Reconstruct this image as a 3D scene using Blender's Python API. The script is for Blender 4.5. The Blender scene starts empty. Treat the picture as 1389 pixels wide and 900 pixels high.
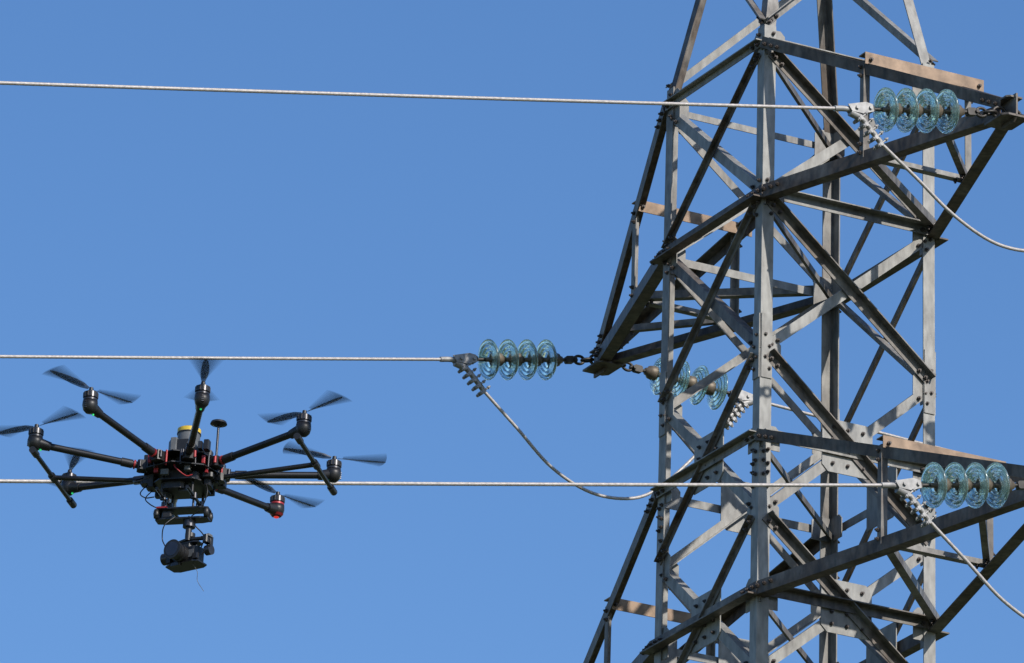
import bpy, math, random
from mathutils import Vector, Matrix
random.seed(7)
V=Vector
S=bpy.context.scene
# ------------------------------------------------------------------ camera
F=10442.0
PITCH=math.radians(21.5); ROLL=0.025
camd=bpy.data.cameras.new("camera"); cam=bpy.data.objects.new("camera",camd)
S.collection.objects.link(cam)
RC=(Matrix.Rotation(math.pi/2+PITCH,3,'X')@Matrix.Rotation(ROLL,3,'Z'))
CL=V((0,0,1.6))
cam.matrix_world=Matrix.Translation(CL)@RC.to_4x4()
camd.sensor_width=36; camd.lens=F/1389*36; camd.clip_start=0.5; camd.clip_end=6000
S.camera=cam
S.view_settings.view_transform='Standard'
try: S.view_settings.look='None'
except: pass
S.view_settings.exposure=0
def ray(px,py): return (RC@V(((px-694.5)/F,-(py-450)/F,-1)))
def pt(px,py,depth): return CL+ray(px,py)*depth
# ------------------------------------------------------------------ materials
def newmat(name):
    m=bpy.data.materials.new(name); m.use_nodes=True
    return m,m.node_tree.nodes,m.node_tree.links,m.node_tree.nodes["Principled BSDF"]
def simple(name,col,rough=.5,metal=0,noise=.25,scale=30,emit=None):
    m,n,l,b=newmat(name)
    tc=n.new("ShaderNodeTexCoord"); nz=n.new("ShaderNodeTexNoise"); nz.inputs["Scale"].default_value=scale; nz.inputs["Detail"].default_value=5
    cr=n.new("ShaderNodeValToRGB")
    cr.color_ramp.elements[0].position=.3; cr.color_ramp.elements[1].position=.7
    cr.color_ramp.elements[0].color=tuple(c*(1-noise) for c in col)+(1,)
    cr.color_ramp.elements[1].color=tuple(min(1,c*(1+noise)) for c in col)+(1,)
    l.new(tc.outputs["Object"],nz.inputs["Vector"]); l.new(nz.outputs["Fac"],cr.inputs["Fac"]); l.new(cr.outputs["Color"],b.inputs["Base Color"])
    b.inputs["Roughness"].default_value=rough; b.inputs["Metallic"].default_value=metal
    if emit:
        b.inputs["Emission Color"].default_value=emit+(1,); b.inputs["Emission Strength"].default_value=.6
    return m
def steelmat():
    m,n,l,b=newmat("weathered_galvanised_steel")
    at=n.new("ShaderNodeAttribute"); at.attribute_name="tint"  # per-member mix towards brown: weathering, plus shade painted into some members
    tc=n.new("ShaderNodeTexCoord")
    nz=n.new("ShaderNodeTexNoise"); nz.inputs["Scale"].default_value=3.5; nz.inputs["Detail"].default_value=8; nz.inputs["Roughness"].default_value=.65
    l.new(tc.outputs["Object"],nz.inputs["Vector"])
    mp=n.new("ShaderNodeMapping"); mp.inputs["Scale"].default_value=(1,1,.35); l.new(tc.outputs["Object"],mp.inputs["Vector"])
    nz2=n.new("ShaderNodeTexNoise"); nz2.inputs["Scale"].default_value=26; nz2.inputs["Detail"].default_value=7
    l.new(mp.outputs[0],nz2.inputs["Vector"])
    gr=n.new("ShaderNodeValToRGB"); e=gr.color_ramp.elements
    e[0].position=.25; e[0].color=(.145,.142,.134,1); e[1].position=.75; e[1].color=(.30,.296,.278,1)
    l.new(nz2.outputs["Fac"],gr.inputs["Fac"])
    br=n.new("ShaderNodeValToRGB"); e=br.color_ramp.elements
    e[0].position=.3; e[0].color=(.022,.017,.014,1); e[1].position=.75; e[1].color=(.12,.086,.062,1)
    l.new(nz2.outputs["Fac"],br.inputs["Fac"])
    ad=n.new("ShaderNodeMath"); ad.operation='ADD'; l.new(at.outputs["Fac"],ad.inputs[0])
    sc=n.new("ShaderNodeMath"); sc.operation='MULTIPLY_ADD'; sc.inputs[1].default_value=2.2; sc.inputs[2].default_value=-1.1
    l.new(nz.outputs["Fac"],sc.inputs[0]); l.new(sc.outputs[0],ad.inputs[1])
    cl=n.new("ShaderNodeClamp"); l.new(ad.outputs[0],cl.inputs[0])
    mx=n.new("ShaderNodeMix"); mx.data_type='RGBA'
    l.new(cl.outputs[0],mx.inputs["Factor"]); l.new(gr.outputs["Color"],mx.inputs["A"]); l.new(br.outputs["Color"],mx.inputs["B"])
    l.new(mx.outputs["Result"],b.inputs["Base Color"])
    b.inputs["Metallic"].default_value=.12; b.inputs["Roughness"].default_value=.55
    bp=n.new("ShaderNodeBump"); bp.inputs["Strength"].default_value=.12; bp.inputs["Distance"].default_value=.003
    l.new(nz2.outputs["Fac"],bp.inputs["Height"]); l.new(bp.outputs[0],b.inputs["Normal"])
    return m
STEEL=steelmat()
RUSTY=simple("rust_stained_steel",(.27,.185,.125),.7,0,.4,12)
BOLT=simple("bolt_steel",(.06,.05,.045),.5,.4)
DARKST=simple("dark_forged_steel",(.05,.046,.042),.5,.6)
CASTG=simple("galvanised_casting",(.27,.265,.26),.5,.3)
ALU=simple("stranded_aluminium",(.36,.335,.32),.5,.2,.2,60)
CAPM=simple("insulator_cap_iron",(.14,.115,.085),.55,.4)
CARB=simple("carbon_tube",(.010,.010,.011),.35,0)
PLAS=simple("black_plastic",(.011,.011,.012),.45,0)
MET=simple("motor_metal",(.06,.06,.065),.35,.7)
RED=simple("red_anodised",(.30,.025,.03),.4,.2)
YEL=simple("yellow_tape",(.62,.43,.04),.5)
GRY=simple("grey_plastic",(.10,.105,.11),.5)
LENS=simple("lens_glass",(.02,.025,.04),.08)
LEDG=simple("green_led",(.02,.5,.12),.4,emit=(.05,.9,.25))
LEDR=simple("red_led",(.6,.02,.02),.4,emit=(.9,.05,.04))
CONC=simple("concrete",(.35,.34,.32),.9,0,.2,6)
def glass():
    m,n,l,b=newmat("toughened_glass")
    b.inputs["Base Color"].default_value=(.85,.995,.985,1); b.inputs["Roughness"].default_value=.03
    b.inputs["IOR"].default_value=1.5; b.inputs["Transmission Weight"].default_value=1.0
    d=n.new("ShaderNodeBsdfDiffuse"); d.inputs["Color"].default_value=(.60,.95,.93,1)
    t=n.new("ShaderNodeBsdfTranslucent"); t.inputs["Color"].default_value=(.55,.97,.95,1)
    g=n.new("ShaderNodeBsdfGlossy"); g.inputs["Color"].default_value=(1,1,1,1); g.inputs["Roughness"].default_value=.22
    m1=n.new("ShaderNodeMixShader"); m1.inputs[0].default_value=.5; l.new(d.outputs[0],m1.inputs[1]); l.new(t.outputs[0],m1.inputs[2])
    m2=n.new("ShaderNodeMixShader"); m2.inputs[0].default_value=.10; l.new(b.outputs[0],m2.inputs[1]); l.new(m1.outputs[0],m2.inputs[2])
    m3=n.new("ShaderNodeMixShader"); m3.inputs[0].default_value=.07; l.new(m2.outputs[0],m3.inputs[1]); l.new(g.outputs[0],m3.inputs[2])
    l.new(m3.outputs[0],n["Material Output"].inputs["Surface"])
    return m
GLASS=glass()
def bladem(name,a):
    m,n,l,b=newmat(name)
    b.inputs["Base Color"].default_value=(.02,.02,.022,1); b.inputs["Alpha"].default_value=a; b.inputs["Roughness"].default_value=.5
    return m
BLADE=bladem("propeller_carbon",.58); BLUR=bladem("propeller_motion_smear",.15)
# ------------------------------------------------------------------ mesh builder
def perp(d):
    a=V((0,0,1)) if abs(d.z)<.9 else V((1,0,0))
    x=d.cross(a).normalized(); return x,d.cross(x).normalized()
class MB:
    def __init__(s): s.v=[];s.f=[];s.t=[];s.sm=[]
    def add(s,vs,fs,tint=0.,smooth=False):
        o=len(s.v); s.v+= [tuple(v) for v in vs]
        for f in fs: s.f.append([i+o for i in f]); s.t.append(tint); s.sm.append(smooth)
    def prism(s,p0,p1,poly0,poly1=None,tint=0.,smooth=False):
        poly1=poly1 or poly0; n=len(poly0)
        vs=[p0+q for q in poly0]+[p1+q for q in poly1]
        fs=[[i,(i+1)%n,n+(i+1)%n,n+i] for i in range(n)]
        s.add(vs,fs,tint,smooth); s.add(vs,[list(range(n))[::-1],list(range(n,2*n))],tint)
    def tube(s,p0,p1,r0,r1=None,n=12,tint=0.,smooth=True):
        r1=r0 if r1 is None else r1; p0=V(p0);p1=V(p1)
        d=(p1-p0).normalized(); x,y=perp(d)
        c=[(math.cos(2*math.pi*i/n),math.sin(2*math.pi*i/n)) for i in range(n)]
        s.prism(p0,p1,[x*a*r0+y*b*r0 for a,b in c],[x*a*r1+y*b*r1 for a,b in c],tint,smooth)
    def box(s,c,ax,ay,az,tint=0.):
        c=V(c); q=[-ax-ay*.7,-ax*.7-ay,ax*.7-ay,ax-ay*.7,ax+ay*.7,ax*.7+ay,-ax*.7+ay,-ax+ay*.7]
        s.prism(c-az,c+az,q,None,tint)
    def lathe(s,o,ax,prof,n=40,closed=True):
        ax=ax.normalized(); x,y=perp(ax); vs=[];m=len(prof)
        for i in range(n):
            a=2*math.pi*i/n; rd=x*math.cos(a)+y*math.sin(a)
            for r,h in prof: vs.append(o+rd*r+ax*h)
        fs=[]
        for i in range(n):
            j=(i+1)%n
            for k in range(m if closed else m-1):
                l=(k+1)%m; fs.append([i*m+k,j*m+k,j*m+l,i*m+l])
        s.add(vs,fs,0,True)
    def path(s,pts,r,n=10,lobes=0,twist=0,rad=None):
        pts=[V(p) for p in pts]; vs=[];fs=[]
        d=(pts[1]-pts[0]).normalized(); x,_=perp(d); L=0
        for i,p in enumerate(pts):
            if i>0: L+=(p-pts[i-1]).length
            a=pts[max(0,i-1)]; b=pts[min(len(pts)-1,i+1)]
            d=(b-a).normalized(); x=(x-d*x.dot(d)).normalized(); y=d.cross(x)
            rr=rad[i] if rad else r
            for k in range(n):
                t=2*math.pi*k/n
                q=rr*(1 if not lobes else (.92+.08*abs(math.cos(lobes*t/2))*1.0))
                t2=t+twist*L
                vs.append(p+x*math.cos(t2)*q+y*math.sin(t2)*q)
        for i in range(len(pts)-1):
            for k in range(n):
                k2=(k+1)%n; fs.append([i*n+k,i*n+k2,(i+1)*n+k2,(i+1)*n+k])
        s.add(vs,fs,0,True); m=(len(pts)-1)*n
        s.add(vs,[list(range(n))[::-1],list(range(m,m+n))],0)
    def torus(s,c,nrm,R,r,sx=1.0,dirx=None):
        nrm=nrm.normalized()
        if dirx is None: x,y=perp(nrm)
        else: x=dirx.normalized(); y=nrm.cross(x)
        pts=[c+x*math.cos(2*math.pi*i/16)*R*sx+y*math.sin(2*math.pi*i/16)*R for i in range(17)]
        s.path(pts,r,8)
    def obj(s,name,mat,parent=None,bevel=0):
        me=bpy.data.meshes.new(name); me.from_pydata(s.v,[],s.f)
        import bmesh
        bm=bmesh.new(); bm.from_mesh(me)
        for i,f in enumerate(bm.faces): f.smooth=s.sm[i]
        bmesh.ops.recalc_face_normals(bm,faces=bm.faces); bm.to_mesh(me); bm.free()
        a=me.attributes.new("tint",'FLOAT','FACE')
        a.data.foreach_set("value",s.t)
        me.materials.append(mat)
        o=bpy.data.objects.new(name,me); S.collection.objects.link(o)
        if parent: o.parent=parent
        return o
def empty(name,loc=(0,0,0)):
    e=bpy.data.objects.new(name,None); S.collection.objects.link(e); e.empty_display_size=.2
    return e
# ------------------------------------------------------------------ tower geometry
AX=pt(1083,318,46.0); AX=V((AX.x,AX.y,0))
ang=math.radians(30.2)-math.atan2(AX.x,AX.y)
e2=V((math.cos(ang),math.sin(ang),0)); e1=V((-math.sin(ang),math.cos(ang),0))
UP=V((0,0,1))
ZB0=20.0
def wid(z):
    if z>13: return 1.175+.0077*(ZB0-z)
    return 1.175+.0077*(ZB0-13)+(13-z)*.17
CS={'F':(-1,-1),'L':(1,-1),'R':(-1,1),'K':(1,1)}
def corner(k,z):
    a,b=CS[k]; w=wid(z)/2
    return AX+e1*a*w+e2*b*w+UP*z
def zfront(py):
    z=20.
    for _ in range(6):
        p=corner('F',z); c=RC.transposed()@(p-CL)
        y=450-F*(c.y/(-c.z)); z+=(y-py)/(F/46*math.cos(PITCH))*(1.0)
    return z
zA=zfront(58); zB=zfront(262); zM=zfront(472); zN=zfront(692); zC=zfront(590); zD=zfront(800); zO=zfront(908)
tower=empty("transmission_tower")
legs=MB(); brace=MB(); plates=MB(); bolts=MB(); arms=MB(); rusty=MB()
def hexbolt(p,n,r=.0125,h=.015): bolts.tube(p,p+n*h,r,r,6,smooth=False); bolts.tube(p+n*h,p+n*(h+.010),r*.55,r*.55,8,smooth=False)
def tint(base=None):
    b=random.choice([0,0,.05,.1,.2,.35]) if base is None else base
    return b+random.uniform(-.12,.15)
def Lbar(mb,p0,p1,n,w=.065,t=.007,up=True,out=1,off=0.,tn=None,ext=0.,nb=2,wo=None,boltside=1):
    d=(p1-p0).normalized(); n=(n-d*n.dot(d)).normalized(); s=d.cross(n)
    if s.z<0: s=-s
    if not up: s=-s
    p0=p0-d*ext; p1=p1+d*ext; h=w/2; wo=wo or w
    if out>0: poly=[(-h,0),(h,0),(h,wo),(h-t,wo),(h-t,t),(-h,t)]
    else: poly=[(-h,t),(h,t),(h,t-wo),(h-t,t-wo),(h-t,0),(-h,0)]
    q=[s*a+n*(b+off) for a,b in poly]
    mb.prism(p0,p1,q,None,tint(tn))
    for i in range(nb):
        for e,sg in ((p0,1),(p1,-1)):
            hexbolt(e+d*sg*(.035+.055*i)-s*w*.12+n*(off+(t if boltside>0 else 0)),n*boltside)
def leg(k,z0,z1,w=.079,t=.008,tn=.05):
    a,b=CS[k]; da=-e1*a; db=-e2*b
    q=[V((0,0,0)),da*w,da*w+db*t,da*t+db*t,da*t+db*w,db*w]
    legs.prism(corner(k,z0),corner(k,z1),q,None,tn)
for k in CS:
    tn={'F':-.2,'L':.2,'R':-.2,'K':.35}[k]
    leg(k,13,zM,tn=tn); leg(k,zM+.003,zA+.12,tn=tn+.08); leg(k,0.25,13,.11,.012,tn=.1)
apex=zA+ (480+128)/211.
for k in CS:
    a,b=CS[k]; da=-e1*a; db=-e2*b; w=.07;t=.008
    q=[V((0,0,0)),da*w,da*w+db*t,da*t+db*t,da*t+db*w,db*w]
    tp=AX+UP*apex+e1*a*.07+e2*b*.07
    legs.prism(corner(k,zA+.05),tp,q,None,.8 if k in('L','K') else .1)  # dark tint on L and K paints in the shade of their inner side
FACES={'FR':('F','R',-e1),'FL':('F','L',-e2),'LK':('L','K',e1),'RK':('R','K',e2)}
def node(f,k,z,ins=.045):
    a,b,n=FACES[f]; o=b if k==a else a
    p=corner(k,z); q=corner(o,z); return p+(q-p).normalized()*ins
pans=[(zA-.06,zB+.03),(zB-.04,zM+.02),(zM-.03,zN+.02),(zN-.03,zO+.02)]
zz=zO-.03; h=1.05
while zz>1.2:
    z2=max(.5,zz-h); 
    if z2<1.2: z2=.5
    pans.append((zz,z2)); zz=z2-.03; h*=1.12
def panel(f,zt,zb,i):
    a,b,n=FACES[f]
    if f=='FR':
        Lbar(brace,node(f,a,zt),node(f,b,zb),n,w=.060,up=True,out=1,off=.001,tn=.7,wo=.058)  # dark tint paints in the shade cast by the outward flange
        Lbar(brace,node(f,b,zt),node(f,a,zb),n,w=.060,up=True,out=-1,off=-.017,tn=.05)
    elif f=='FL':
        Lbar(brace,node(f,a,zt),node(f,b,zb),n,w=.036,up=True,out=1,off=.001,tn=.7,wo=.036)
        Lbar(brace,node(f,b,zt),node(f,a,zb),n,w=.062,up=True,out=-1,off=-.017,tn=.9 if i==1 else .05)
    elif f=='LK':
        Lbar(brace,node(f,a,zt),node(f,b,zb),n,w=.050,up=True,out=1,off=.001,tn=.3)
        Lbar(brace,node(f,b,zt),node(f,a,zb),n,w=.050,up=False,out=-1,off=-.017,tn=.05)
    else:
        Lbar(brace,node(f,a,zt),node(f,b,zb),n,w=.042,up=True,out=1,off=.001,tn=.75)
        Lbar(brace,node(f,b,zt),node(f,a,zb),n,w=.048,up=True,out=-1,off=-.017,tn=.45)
for i,(zt,zb) in enumerate(pans):
    for f in FACES: panel(f,zt,zb,i)
def horiz(f,z,w=.06,off=.010,tn=None,out=1,up=True,nb=2):
    a,b,n=FACES[f]
    Lbar(brace,node(f,a,z,.01),node(f,b,z,.01),n,w=w,up=up,out=out,off=off,tn=tn,nb=nb)
for f in FACES:
    horiz(f,zA,.042,tn=.25); horiz(f,zC,.050,tn=.35)
horiz('FR',zB,.06,tn=.2); horiz('LK',zB,.05,tn=.05)
horiz('FR',zD,.06,tn=.75); horiz('LK',zD,.05,tn=.1)
horiz('FR',zO-.6,.05);
for z in (zA,zB,zC,zD):
    Lbar(brace,corner('F',z-.04),corner('K',z-.04),UP,w=.04,out=-1,nb=0,tn=.5)
def plate(c,u,v,n,hu,hv,th=.004,tn=.0,nbu=0,nbv=0,chamf=0):
    q=[u*a+v*b for a,b in ((-hu+chamf,-hv),(hu,-hv),(hu,hv-chamf),(hu-chamf,hv),(-hu,hv),(-hu,-hv+chamf))]
    plates.prism(c-n*th,c+n*th,q,None,tn)
    for i in range(nbu):
        for j in range(nbv):
            a=(-1+2*(i+.5)/nbu)*hu*.9; b=(-1+2*(j+.5)/nbv)*hv*.9
            hexbolt(c+u*a+v*b+n*th,n,.012,.012)
for f in FACES:
    a,b,n=FACES[f]
    for z in ((pans[2][0]+pans[2][1])/2,(pans[3][0]+pans[3][1])/2):
        c=(corner(a,z)+corner(b,z))/2; u=(corner(b,z)-corner(a,z)).normalized()
        plate(c-n*.006,u,UP,n,.17,.165,.0035,-.2,3,4,.04)
    for z in (zA,zB,zM,zC,zN,zD):
        for k in (a,b):
            o=b if k==a else a
            u=(corner(o,z)-corner(k,z)).normalized()
            hv=.10 if z in(zA,zB,zD) else .075
            plate(corner(k,z)+u*.075-n*.0125,u,UP,n,.07,hv,.003,.15,0,0,.03)
for k in CS:
    a,b=CS[k]; da=-e1*a; db=-e2*b
    for z in (zA+.05,zM-.0,zN+.28,zB+.0,zC-.1):
        for (u,n) in ((da,-db),(db,-da)):
            for j in range(4):
                hexbolt(corner(k,z-.12+j*.07)+u*(.03 if j%2 else .058)+n*.001,n,.012,.012)
    for (u,n) in ((da,-db),(db,-da)):
        plate(corner(k,zM+.02)+u*.040+n*.0045,u,UP,n,.036,.2,.003,.1)
foot=MB()
for k in CS:
    p=corner(k,0.0); foot.box(p+UP*.13,e1*.35,e2*.35,UP*.17)
foot.obj("footings",CONC,tower)
for f in FACES:
    a,b,n=FACES[f]
    def pk(k,t):
        sa,sb=CS[k]; tp=AX+UP*apex+e1*sa*.07+e2*sb*.07
        return corner(k,zA+.05).lerp(tp,t)
    ts=[0.0,.36,.6,.8,.93]
    for i in range(4):
        if i%2==0: Lbar(brace,pk(a,ts[i]+.03),pk(b,ts[i+1]),n,w=.045,off=.002,tn=.2)
        else: Lbar(brace,pk(b,ts[i]+.03),pk(a,ts[i+1]),n,w=.045,off=.002,tn=.2)
        if i>0: Lbar(brace,pk(a,ts[i+1]),pk(b,ts[i+1]),n,w=.04,off=.002,nb=1)
# ------------------------------------------------------------------ crossarms
def crossarm(zt,zb,Lr,Ll,tz,tr=0):
    tips=[]
    for sgn,(ka,kb),Ln,dz in ((-1,('F','R'),Lr,tr),(1,('L','K'),Ll,tz)):
        mid=(corner(ka,zb)+corner(kb,zb))/2
        tip=mid+e1*sgn*Ln+UP*dz; tips.append(tip)
        for k,sd in ((ka,-1),(kb,1)):
            nb_=corner(k,zb); nt=corner(k,zt); o=e2*sd
            tpp=tip+o*.035
            Lbar(arms,nb_+o*.012,tpp,o,w=.082,t=.009,up=False,out=-1,off=.004,tn=.9,wo=.075,nb=3)  # dark brown tint, with shade of the unlit side painted in
            Lbar(arms,nt+o*.012,tpp+UP*.05,o,w=.068,t=.008,up=True,out=-1,off=.004,tn=1.0,wo=.068,nb=3)  # top chord tinted near black: its shade is put into the colour
        t=.43
        B=[corner(k,zb).lerp(tip,t) for k in (ka,kb)]
        T=[corner(k,zt).lerp(tip+UP*.05,t) for k in (ka,kb)]
        for i,sd in ((0,-1),(1,1)):
            Lbar(arms,B[i]+e2*sd*.015,T[i]+e2*sd*.015+UP*.04,e2*sd,w=.042,out=-1,off=.010,tn=.5)
        Lbar(arms,B[0]-e2*.02+UP*.02,B[1]+e2*.02+UP*.02,-UP,w=.05,out=-1,off=.01,tn=.3)
        Lbar(rusty,T[0]-e2*.04+UP*.045,T[1]+e2*.10+UP*.045,-e1,w=.075,out=-1,off=.045,tn=.95,nb=1)
        Lbar(arms,corner(kb,zb)+UP*.02,B[0]+UP*.02,-UP,w=.05,out=-1,off=.0,tn=.5)
        Lbar(arms,B[1]+UP*.02,corner(ka,zb).lerp(tip,.75)+UP*.02,-UP,w=.04,out=-1,off=.0,tn=.5)
        plate(tip-UP*.052,e1,e2,UP,.11,.085,.006,.8,2,2,.03)
        plate(tip+UP*.07,e1,e2,UP,.09,.05,.005,.8,0,0,.02)
        plate(tip+e1*sgn*.03,e1,UP,e2,.08,.085,.006,.8,2,2,.03)
    for (a,b,n) in (('F','L',-e2),('R','K',e2)):
        Lbar(arms,corner(a,zb),corner(b,zb),n,w=.082,t=.009,up=False,out=1,off=.013,tn=.9,wo=.065,nb=3,ext=.03)  # chord along the face, also darkened by tint as painted shade
    return tips
s=1.175
tA=crossarm(zA,zB,1.50*s,1.54*s,.06)
tC=crossarm(zC,zD,1.95*s,2.0*s,0,.035)
legs.obj("legs",STEEL,tower); brace.obj("lattice_bracing",STEEL,tower); plates.obj("gusset_plates",STEEL,tower)
arms.obj("crossarms",STEEL,tower); rusty.obj("crossarm_spacers",RUSTY,tower)
# ------------------------------------------------------------------ insulators / conductors
discprof=[(.040,-.015),(.060,-.012),(.090,.000),(.115,.012),(.127,.024),(.128,.030),(.122,.034),(.112,.022),(.104,.018),(.1005,.040),(.095,.040),(.091,.014),(.080,.010),(.0765,.036),(.071,.036),(.067,.006),(.056,.004),(.052,.028),(.047,.028),(.044,.0),(.040,.0)]
capprof=[(.001,-.085),(.022,-.085),(.026,-.07),(.040,-.060),(.046,-.035),(.047,-.005),(.040,.002),(.016,.006),(.013,.05),(.001,.052)]
def cr(pts,n=10):
    P=[V(p) for p in pts]; P=[P[0]*2-P[1]]+P+[P[-1]*2-P[-2]]; out=[]
    for i in range(1,len(P)-2):
        for j in range(n):
            t=j/n; a,b,c,d=P[i-1],P[i],P[i+1],P[i+2]
            out.append(.5*((2*b)+(c-a)*t+(2*a-5*b+4*c-d)*t*t+(3*b-a-3*c+d)*t**3))
    out.append(P[-2]); return out
def string(tip,hd,slope):
    u=(hd-UP*slope).normalized(); side=u.cross(UP).normalized(); dn=u.cross(side).normalized()
    if dn.z>0: dn=-dn
    o=tip+UP*.0
    root=empty("insulator_string")
    fit=MB(); gl=MB(); cp=MB(); cl=MB()
    fit.torus(o+u*.05,side,.034,.010,1.3,u)
    fit.torus(o+u*.115,dn,.026,.009,1.5,u)
    fit.torus(o+u*.175,side,.026,.009,1.4,u)
    fit.tube(o+u*.19,o+u*.30,.013,.011)
    fit.tube(o+u*.215-side*.03,o+u*.215+side*.03,.012,.012,8)
    fit.box(o+u*.245,u*.03,dn*.022,side*.018)
    for i in range(4):
        c=o+u*(.385+.137*i)
        gl.lathe(c,u,discprof,48); cp.lathe(c,u,capprof,20,False)
    fit.tube(o+u*.80,o+u*.95,.011,.011)
    o=o+u*.065
    fit.box(o+u*.865,u*.022,dn*.018,side*.02)
    for sd in (-1,1):
        q=[u*a+dn*b for a,b in ((.855,-.022),(.90,-.035),(1.02,-.02),(1.0,.02),(.93,.035),(.855,.022))]
        cl.prism(o+side*sd*.020,o+side*sd*.026,q)
    cl.tube(o+u*.875-side*.038,o+u*.875+side*.038,.011,.011,8)
    cl.tube(o+u*.965-side*.038,o+u*.965+side*.038,.011,.011,8)
    body=cr([o+u*1.10,o+u*1.03+dn*.0,o+u*.975+dn*.012,o+u*.925+dn*.06,o+u*.875+dn*.13,o+u*.825+dn*.205],8)
    cl.path(body,.017,12)
    tl=(body[-1]-body[-12]).normalized(); tn=side.cross(tl).normalized()
    for i in range(5):
        c=o+u*(.935-.026*i)+dn*(.052+.0385*i)
        cl.box(c+tn*.016,tl*.012,tn*.010,side*.034)
        for sd in (-1,1):
            b=c+side*sd*.026
            cl.tube(b-tn*.045,b+tn*.045,.0055,.0055,8); cl.tube(b+tn*.028,b+tn*.04,.011,.011,6,smooth=False); cl.tube(b-tn*.034,b-tn*.024,.011,.011,6,smooth=False)
    cl.tube(o+u*1.0+dn*.02-tn*.0,o+u*.93+dn*.055,.025,.022,10)
    fit.obj("link_fittings",DARKST,root); gl.obj("glass_discs",GLASS,root); cp.obj("disc_caps",CAPM,root); cl.obj("strain_clamp",CASTG,root)
    return o,u,dn,body
def wire(start,hd,slope,k=.0006,dense=9.0,L=100):
    m=MB(); pts=[];x=0
    while x<dense: pts.append(x); x+=.018
    while x<L: pts.append(x); x+=.8
    P=[start+hd*a+UP*(-slope*a+k*a*a) for a in pts]
    m.path(P,.0105,24,8,18)
    m.obj("power_line",ALU)
def slope_to(tip,px,py):
    r=ray(px,py); n=e1
    t=(tip-CL).dot(n)/r.dot(n); q=CL+r*t
    h=(q-tip).dot(e2); return (tip.z-q.z)/abs(h),abs(h)
def assembly(tip,targ,farslope,sagx=0.0,dense=9):
    sl,hh=slope_to(tip,*targ)
    o,u,dn,body=string(tip,-e2,sl+.0006*hh)
    wire(o+u*1.05,-e2,sl+.0006*hh,dense=dense)
    o2,u2,dn2,body2=string(tip,e2,farslope)
    wire(o2+u2*1.05,e2,farslope,dense=4)
    def q(s_,d_): return tip+e2*s_-UP*d_
    a=body[-1]; b=body2[-1]
    pts=[body[-9],a,q(-.60,.56+sagx*.5),q(-.35,.76+sagx),q(-.08,.87+sagx),q(.18,.865+sagx),q(.38,.775+sagx),q(.61,.56+sagx*.5),b,body2[-9]]
    m=MB(); m.path(cr(pts,26),.0105,24,8,18); m.obj("jumper_cable",ALU)
assembly(tA[0],(0,111),.04,-.05)
assembly(tA[1],(0,483),.04,.02)
assembly(tC[0],(0,651),.04,-.01)
assembly(tC[1],(0,1085),.04)
bolts.obj("bolts",BOLT,tower)
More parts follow.
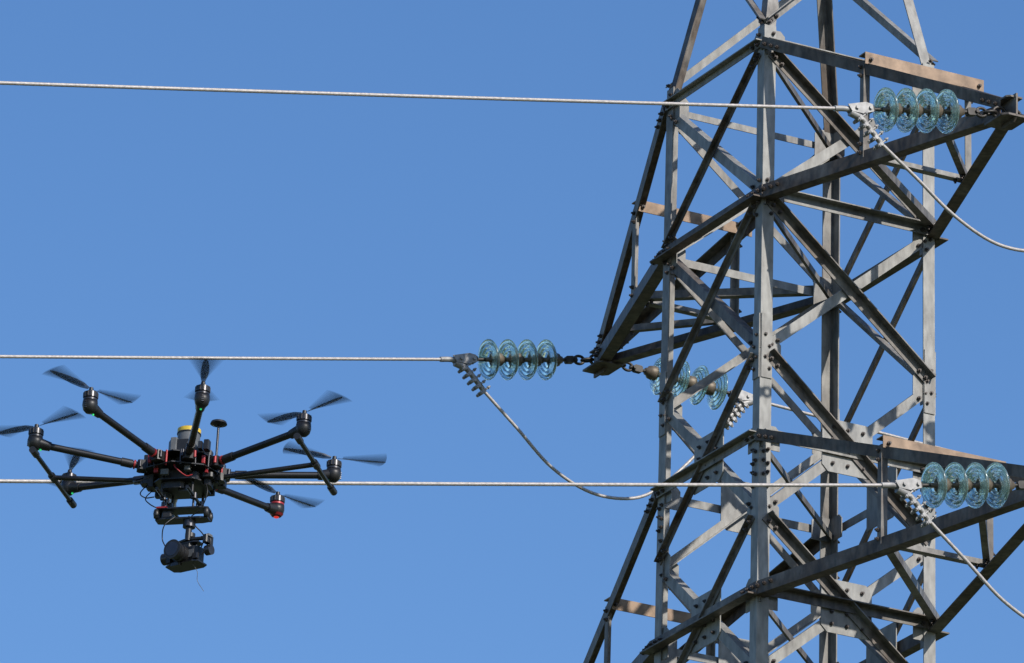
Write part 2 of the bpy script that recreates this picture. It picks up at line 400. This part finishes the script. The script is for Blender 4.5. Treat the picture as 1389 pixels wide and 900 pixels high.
# ------------------------------------------------------------------ drone
droot=empty("octocopter_drone")
Ac=V((201,-22,-24)); Bc=V((31,81,184)); 
Ac.normalize(); Bc=(Bc-Ac*Bc.dot(Ac)).normalized()
Xd=RC@Ac; Yd=RC@(-Bc); Zd=Xd.cross(Yd)
DM=Matrix((Xd,Yd,Zd)).transposed().to_4x4()
droot.matrix_world=Matrix.Translation(pt(251,616,F/390.))@DM
X=V((1,0,0));Y=V((0,1,0));Z=V((0,0,1))
carb=MB();pl=MB();mt=MB();rd=MB();bl=MB();sm=MB();gy=MB();ye=MB();lg=MB();lr=MB();ln=MB()
bang=[(.31,-.02),(.27,.35),(-.03,.39),(.36,-.235),(.2,.2),(.02,.3),(-.03,.3),(.175,-.127)]
for k in range(8):
    th=k*math.pi/4; d=V((math.cos(th),-math.sin(th),0)); t=Z.cross(d)
    r0=d*.12-Z*.066; r1=d*.515-Z*.022
    carb.tube(r0,r1,.0125,.0125,14)
    ad=(r1-r0).normalized(); up=ad.cross(-t).normalized()
    pl.box(d*.135-Z*.064,d*.028,t*.020,Z*.018)
    if k in (1,3,4,7): rd.tube(r0+ad*.050,r0+ad*.056,.0165,.0165,12)
    pl.tube(r0+ad*.06,r0+ad*.10,.0155,.0155,12)
    for sd in (-1,1): (rd if (k+sd)%3==0 else mt).tube(r0+ad*.035+t*.021*sd-Z*.012,r0+ad*.035+t*.021*sd+Z*.012,.0055,.0055,10)
    c=d*.5225
    pl.lathe(c,Z,[(.001,-.046),(.014,-.044),(.023,-.034),(.027,-.018),(.026,-.002),(.001,0)],20,False)
    pl.tube(c-ad*.055-Z*.022,c-Z*.018,.016,.023,12)
    (rd if k==7 else mt).tube(c+Z*.0,c+Z*.006,.025,.025,20)
    mt.tube(c+Z*.010,c+Z*.030,.0255,.0245,20); mt.tube(c+Z*.030,c+Z*.036,.018,.014,16)
    for j in range(12):
        a_=j*math.pi/6; q_=V((math.cos(a_),math.sin(a_),0)); pl.box(c+q_*.0245+Z*.020,q_*.002,Z.cross(q_)*.003,Z*.009)
    pl.tube(c+Z*.036,c+Z*.050,.009,.007,12)
    if k==7:
        rd.tube(c-Z*.042,c-Z*.034,.018,.0245,16); lr.tube(c-Z*.048,c-Z*.044,.008,.010,10)
    else: lg.tube(c-d*.020-Z*.046,c-d*.020-Z*.038,.0035,.0035,8)
    for j in range(4): mt.box(c-Z*(.010+.007*j),d*.0275,t*.006,Z*.0015)
    a,b=bang[k]; bd=(X*a-Y*b).normalized()
    for sg in (1,-1):
        dd=bd*sg; tt=Z.cross(dd)
        st=[(.012,.006,.35),(.04,.013,.45),(.08,.0165,.32),(.13,.014,.2),(.165,.010,.13),(.182,.004,.1)]
        vs=[]
        for r,w,pa in st:
            ch=(tt*math.cos(pa)+Z*math.sin(pa)); cc=c+Z*(.043+r*.06)+dd*r
            vs+=[cc-ch*w*.8,cc+Z*.0015,cc+ch*w*1.1,cc-Z*.001]
        fs=[]
        for i in range(5):
            for j in range(4): fs.append([i*4+j,i*4+(j+1)%4,i*4+4+(j+1)%4,i*4+4+j])
        bl.add(vs,fs,0,True)
        for q in range(7):
            hw=.08+.045*q; zo=.0012*q
            vs=[];na=11
            for i in range(na):
                al=-hw+2*hw*i/(na-1); v=dd*math.cos(al)+tt*math.sin(al)
                vs+=[c+Z*(.044+zo)+v*.03,c+Z*(.054+zo)+v*.182]
            sm.add(vs,[[2*i,2*i+1,2*i+3,2*i+2] for i in range(na-1)])
def ngon(r,n=8,ph=math.pi/8): return [V((math.cos(ph+i*2*math.pi/n)*r,math.sin(ph+i*2*math.pi/n)*r,0)) for i in range(n)]
carb.prism(-Z*.046,-Z*.042,ngon(.140)); carb.prism(-Z*.092,-Z*.088,ngon(.148))
pl.prism(-Z*.088,-Z*.046,ngon(.085)); pl.prism(-Z*.040,-Z*.020,ngon(.075))
fw=V((-math.sin(math.pi/8),-math.cos(math.pi/8),0)); lt=V((math.cos(math.pi/8),-math.sin(math.pi/8),0))
def bx(mb,a,b,z,ha,hb,hz): mb.box(lt*a+fw*b+Z*z,lt*ha,fw*hb,Z*hz)
random.seed(3)
for i in range(34):
    a=random.uniform(-.13,.13); b=random.uniform(-.12,.13)
    mbx=random.choice([pl,pl,pl,carb,mt,mt,gy]); bx(mbx,a,b,random.choice([-.100,-.105,-.11,-.032,-.028]),random.uniform(.006,.02),random.uniform(.006,.02),random.uniform(.006,.018))
for i in range(16):
    t=i/16*2*math.pi+.2; (rd if i%5==0 else mt).tube(V((math.cos(t)*.132,math.sin(t)*.132,-.096)),V((math.cos(t)*.132,math.sin(t)*.132,-.04)),.004,.004,8)
for a,b in ((-.085,.13),(.10,.10)): bx(rd,a,b,-.070,.006,.006,.014)
bx(pl,0,0,.0,.045,.075,.024)
gy.tube(fw*-.03-Z*.02,fw*-.03+Z*.085,.040,.040,24); ye.tube(fw*-.03+Z*.088,fw*-.03+Z*.103,.0415,.0415,24)
pl.tube(fw*-.03+Z*.084,fw*-.03+Z*.088,.0425,.0425,24); pl.tube(fw*-.03+Z*.103,fw*-.03+Z*.107,.034,.034,24)
bx(gy,-.02,.06,.0,.012,.02,.03)
g=lt*.105-fw*.03
mt.tube(g-Z*.04,g+Z*.115,.0045,.0045,10); pl.tube(g+Z*.112,g+Z*.120,.012,.026,18); pl.tube(g+Z*.120,g+Z*.128,.030,.027,20); pl.tube(g-Z*.045,g-Z*.02,.013,.009,12)
bx(pl,0,0,-.110,.055,.075,.018); bx(pl,-.015,.04,-.142,.040,.030,.014); bx(carb,0,0,-.130,.085,.09,.002)
bx(mt,.06,.05,-.118,.018,.03,.014); bx(gy,-.035,.105,-.112,.014,.007,.010); bx(gy,.045,.10,-.100,.011,.010,.008); bx(pl,.10,.02,-.115,.012,.026,.026); bx(pl,-.10,.03,-.118,.012,.026,.024)
bx(rd,-.07,.095,-.10,.008,.005,.008); bx(rd,.105,.07,-.100,.005,.007,.007)
bx(mt,.02,.04,-.150,.02,.012,.012); bx(mt,-.05,.02,-.150,.012,.02,.010)
for a in (-.055,.055):
    carb.tube(lt*a+fw*-.14-Z*.178,lt*a+fw*.12-Z*.178,.006,.006,10)
    for b in (-.07,.06): pl.tube(lt*a+fw*b-Z*.178,lt*a+fw*b-Z*.09,.005,.005,8)
for a in (-.055,.055):
    for b in (-.04,.04): bx(mt,a,b,-.178,.010,.008,.010)
bx(carb,.01,0,-.215,.095,.030,.0025); bx(carb,.01,0,-.252,.095,.026,.003)
for a in (-.080,.10):
    for b in (-.025,.025):
        pl.lathe(lt*a+fw*b-Z*.234,Z,[(.001,-.018),(.008,-.016),(.011,0),(.008,.016),(.001,.018)],12,False)
for a in (-.05,.05):
    for b in (-.022,.022): mt.tube(lt*a+fw*b-Z*.215,lt*a+fw*b-Z*.178,.004,.004,8)
bx(pl,-.045,.0,-.234,.018,.020,.010); bx(rd,-.060,.031,-.212,.020,.002,.003)
G0=lt*.034
def gb(mb,a,b,z,ha,hb,hz,rot=.35):
    c_,s_=math.cos(rot),math.sin(rot); la=lt*c_+fw*s_; lb=fw*c_-lt*s_
    mb.box(G0+la*a+lb*b+Z*z,la*ha,lb*hb,Z*hz)
def gt(mb,p,q,r0,r1=None,n=18,rot=.35):
    c_,s_=math.cos(rot),math.sin(rot); la=lt*c_+fw*s_; lb=fw*c_-lt*s_
    mb.tube(G0+la*p[0]+lb*p[1]+Z*p[2],G0+la*q[0]+lb*q[1]+Z*q[2],r0,r1,n)
gt(mt,(0,0,-.255),(0,0,-.280),.022); gt(pl,(0,0,-.28),(0,0,-.33),.011); gt(pl,(0,-.01,-.30),(0,-.01,-.315),.018)
gt(pl,(0,0,-.328),(-.02,-.055,-.335),.009); gt(pl,(0,0,-.325),(-.075,-.01,-.33),.007); gt(pl,(0,0,-.325),(.085,-.01,-.33),.007)
gt(mt,(-.02,-.05,-.335),(-.02,-.08,-.345),.020)
gb(pl,-.078,-.01,-.358,.005,.014,.032); gb(pl,.088,-.01,-.358,.005,.014,.032)
gt(mt,(-.100,0,-.382),(-.074,0,-.382),.021); gt(mt,(.083,0,-.382),(.105,0,-.382),.018)
gb(carb,0,0,-.424,.070,.036,.0025); gb(carb,0,0,-.346,.055,.022,.0025)
gb(pl,0,0,-.392,.060,.026,.027); gb(pl,.010,.0,-.360,.018,.022,.010); gb(pl,-.050,.008,-.390,.012,.032,.027)
gb(mt,-.035,.0,-.360,.010,.010,.006); gb(mt,.040,.004,-.362,.008,.008,.004); gb(gy,.036,.027,-.392,.012,.001,.014)
gt(pl,(0,.02,-.392),(0,.070,-.392),.030,.028,24); gt(mt,(0,.045,-.392),(0,.052,-.392),.0315,.0315,24); gt(pl,(0,.070,-.392),(0,.088,-.392),.032,.035,24); gt(ln,(0,.0882,-.392),(0,.0892,-.392),.026,.026,24)
gb(pl,.098,.022,-.350,.010,.014,.014); gb(gy,.108,.02,-.338,.005,.012,.004); gb(mt,.06,.03,-.408,.012,.006,.010); gb(mt,-.02,.03,-.426,.02,.008,.006)
def cable(pts,r=.0022,mb=pl): mb.path(cr([lt*a+fw*b+Z*c for a,b,c in pts],8),r,6)
cable([(-.08,.0,-.11),(-.12,.03,-.17),(-.10,.05,-.205),(-.07,.02,-.215)])
cable([(-.10,.02,-.10),(-.135,.05,-.16),(-.11,.07,-.19),(-.085,.05,-.18)])
cable([(.08,.03,-.11),(.11,.06,-.17),(.09,.05,-.23),(.05,.03,-.25)])
cable([(.04,.03,-.25),(.075,.06,-.30),(.10,.03,-.33),(.08,.0,-.37)])
cable([(-.01,.03,-.25),(-.04,.05,-.29),(-.05,.03,-.33),(-.03,.05,-.37)])
cable([(.09,.03,-.33),(.125,.05,-.34),(.13,.05,-.37),(.10,.04,-.40)],.003)
cable([(-.13,.0,-.08),(-.16,.06,-.12),(-.13,.10,-.14),(-.09,.09,-.12)])
cable([(.0,.12,-.09),(.02,.15,-.12),(.05,.13,-.14),(.06,.09,-.12)],.002,rd)
cable([(.06,.02,-.42),(.085,.03,-.46),(.085,.02,-.49),(.11,.02,-.53)],.0009,gy)
for sg in (-1,1):
    c=lt*.475*sg-Z*.065
    carb.tube(lt*.10*sg-Z*.10,c,.009,.009,12)
    carb.tube(c-fw*.23,c+fw*.23,.0085,.0085,12)
    for e in (-1,1):
        pl.tube(c+fw*.20*e,c+fw*.248*e,.0125,.0125,12)
    pl.tube(c-fw*.02,c+fw*.02,.013,.013,12); pl.box(lt*.12*sg-Z*.10,lt*.03,fw*.02,Z*.014)
for mb,nm,mt_ in ((carb,"arms_and_plates",CARB),(pl,"body_and_gimbal",PLAS),(mt,"motors",MET),(rd,"red_clamps",RED),(bl,"propeller_blades",BLADE),(sm,"propeller_smear",BLUR),(gy,"grey_modules",GRY),(ye,"yellow_band",YEL),(lg,"status_lights",LEDG),(lr,"tail_light",LEDR),(ln,"camera_lens",LENS)):
    mb.obj(nm,mt_,droot)
# ------------------------------------------------------------------ ground
gm=MB(); N=60; R=3000
vs=[];fs=[]
for i in range(N+1):
    for j in range(N+1):
        x=(i/N*2-1);y=(j/N*2-1); x=x*abs(x)*R; y=y*abs(y)*R
        dd=math.hypot(x,y); z=0 if dd<120 else (math.sin(x*.004)*math.cos(y*.0035)-.3)*min(1,(dd-120)/400)*8
        vs.append((x,y,z))
for i in range(N):
    for j in range(N): a=i*(N+1)+j; fs.append([a,a+N+1,a+N+2,a+1])
gm.add(vs,fs,0,True)
G=simple("grass_field",(.06,.075,.03),.95,0,.4,.35)
gm.obj("ground",G)
# ------------------------------------------------------------------ light
w=bpy.data.worlds.new("World"); S.world=w; w.use_nodes=True
nt=w.node_tree; bg=nt.nodes["Background"]; sky=nt.nodes.new("ShaderNodeTexSky"); sky.sky_type='NISHITA'
sky.sun_disc=False; EL=math.radians(34); AZ=math.radians(180-40)
sky.sun_elevation=EL; sky.sun_rotation=AZ; sky.altitude=300; sky.air_density=1.0; sky.dust_density=.4; sky.ozone_density=2.0
hs=nt.nodes.new("ShaderNodeHueSaturation"); hs.inputs["Hue"].default_value=.507; hs.inputs["Saturation"].default_value=1.24; hs.inputs["Value"].default_value=1.02
nt.links.new(sky.outputs[0],hs.inputs["Color"]); nt.links.new(hs.outputs[0],bg.inputs[0]); bg.inputs[1].default_value=.15
sd=V((math.sin(AZ)*math.cos(EL),math.cos(AZ)*math.cos(EL),math.sin(EL)))
ld=bpy.data.lights.new("sun",'SUN'); ld.energy=5.0; ld.angle=math.radians(.5); ld.color=(1,.94,.86)
lo=bpy.data.objects.new("sun",ld); S.collection.objects.link(lo); lo.rotation_euler=sd.to_track_quat('Z','Y').to_euler(); lo.location=(0,-20,40)
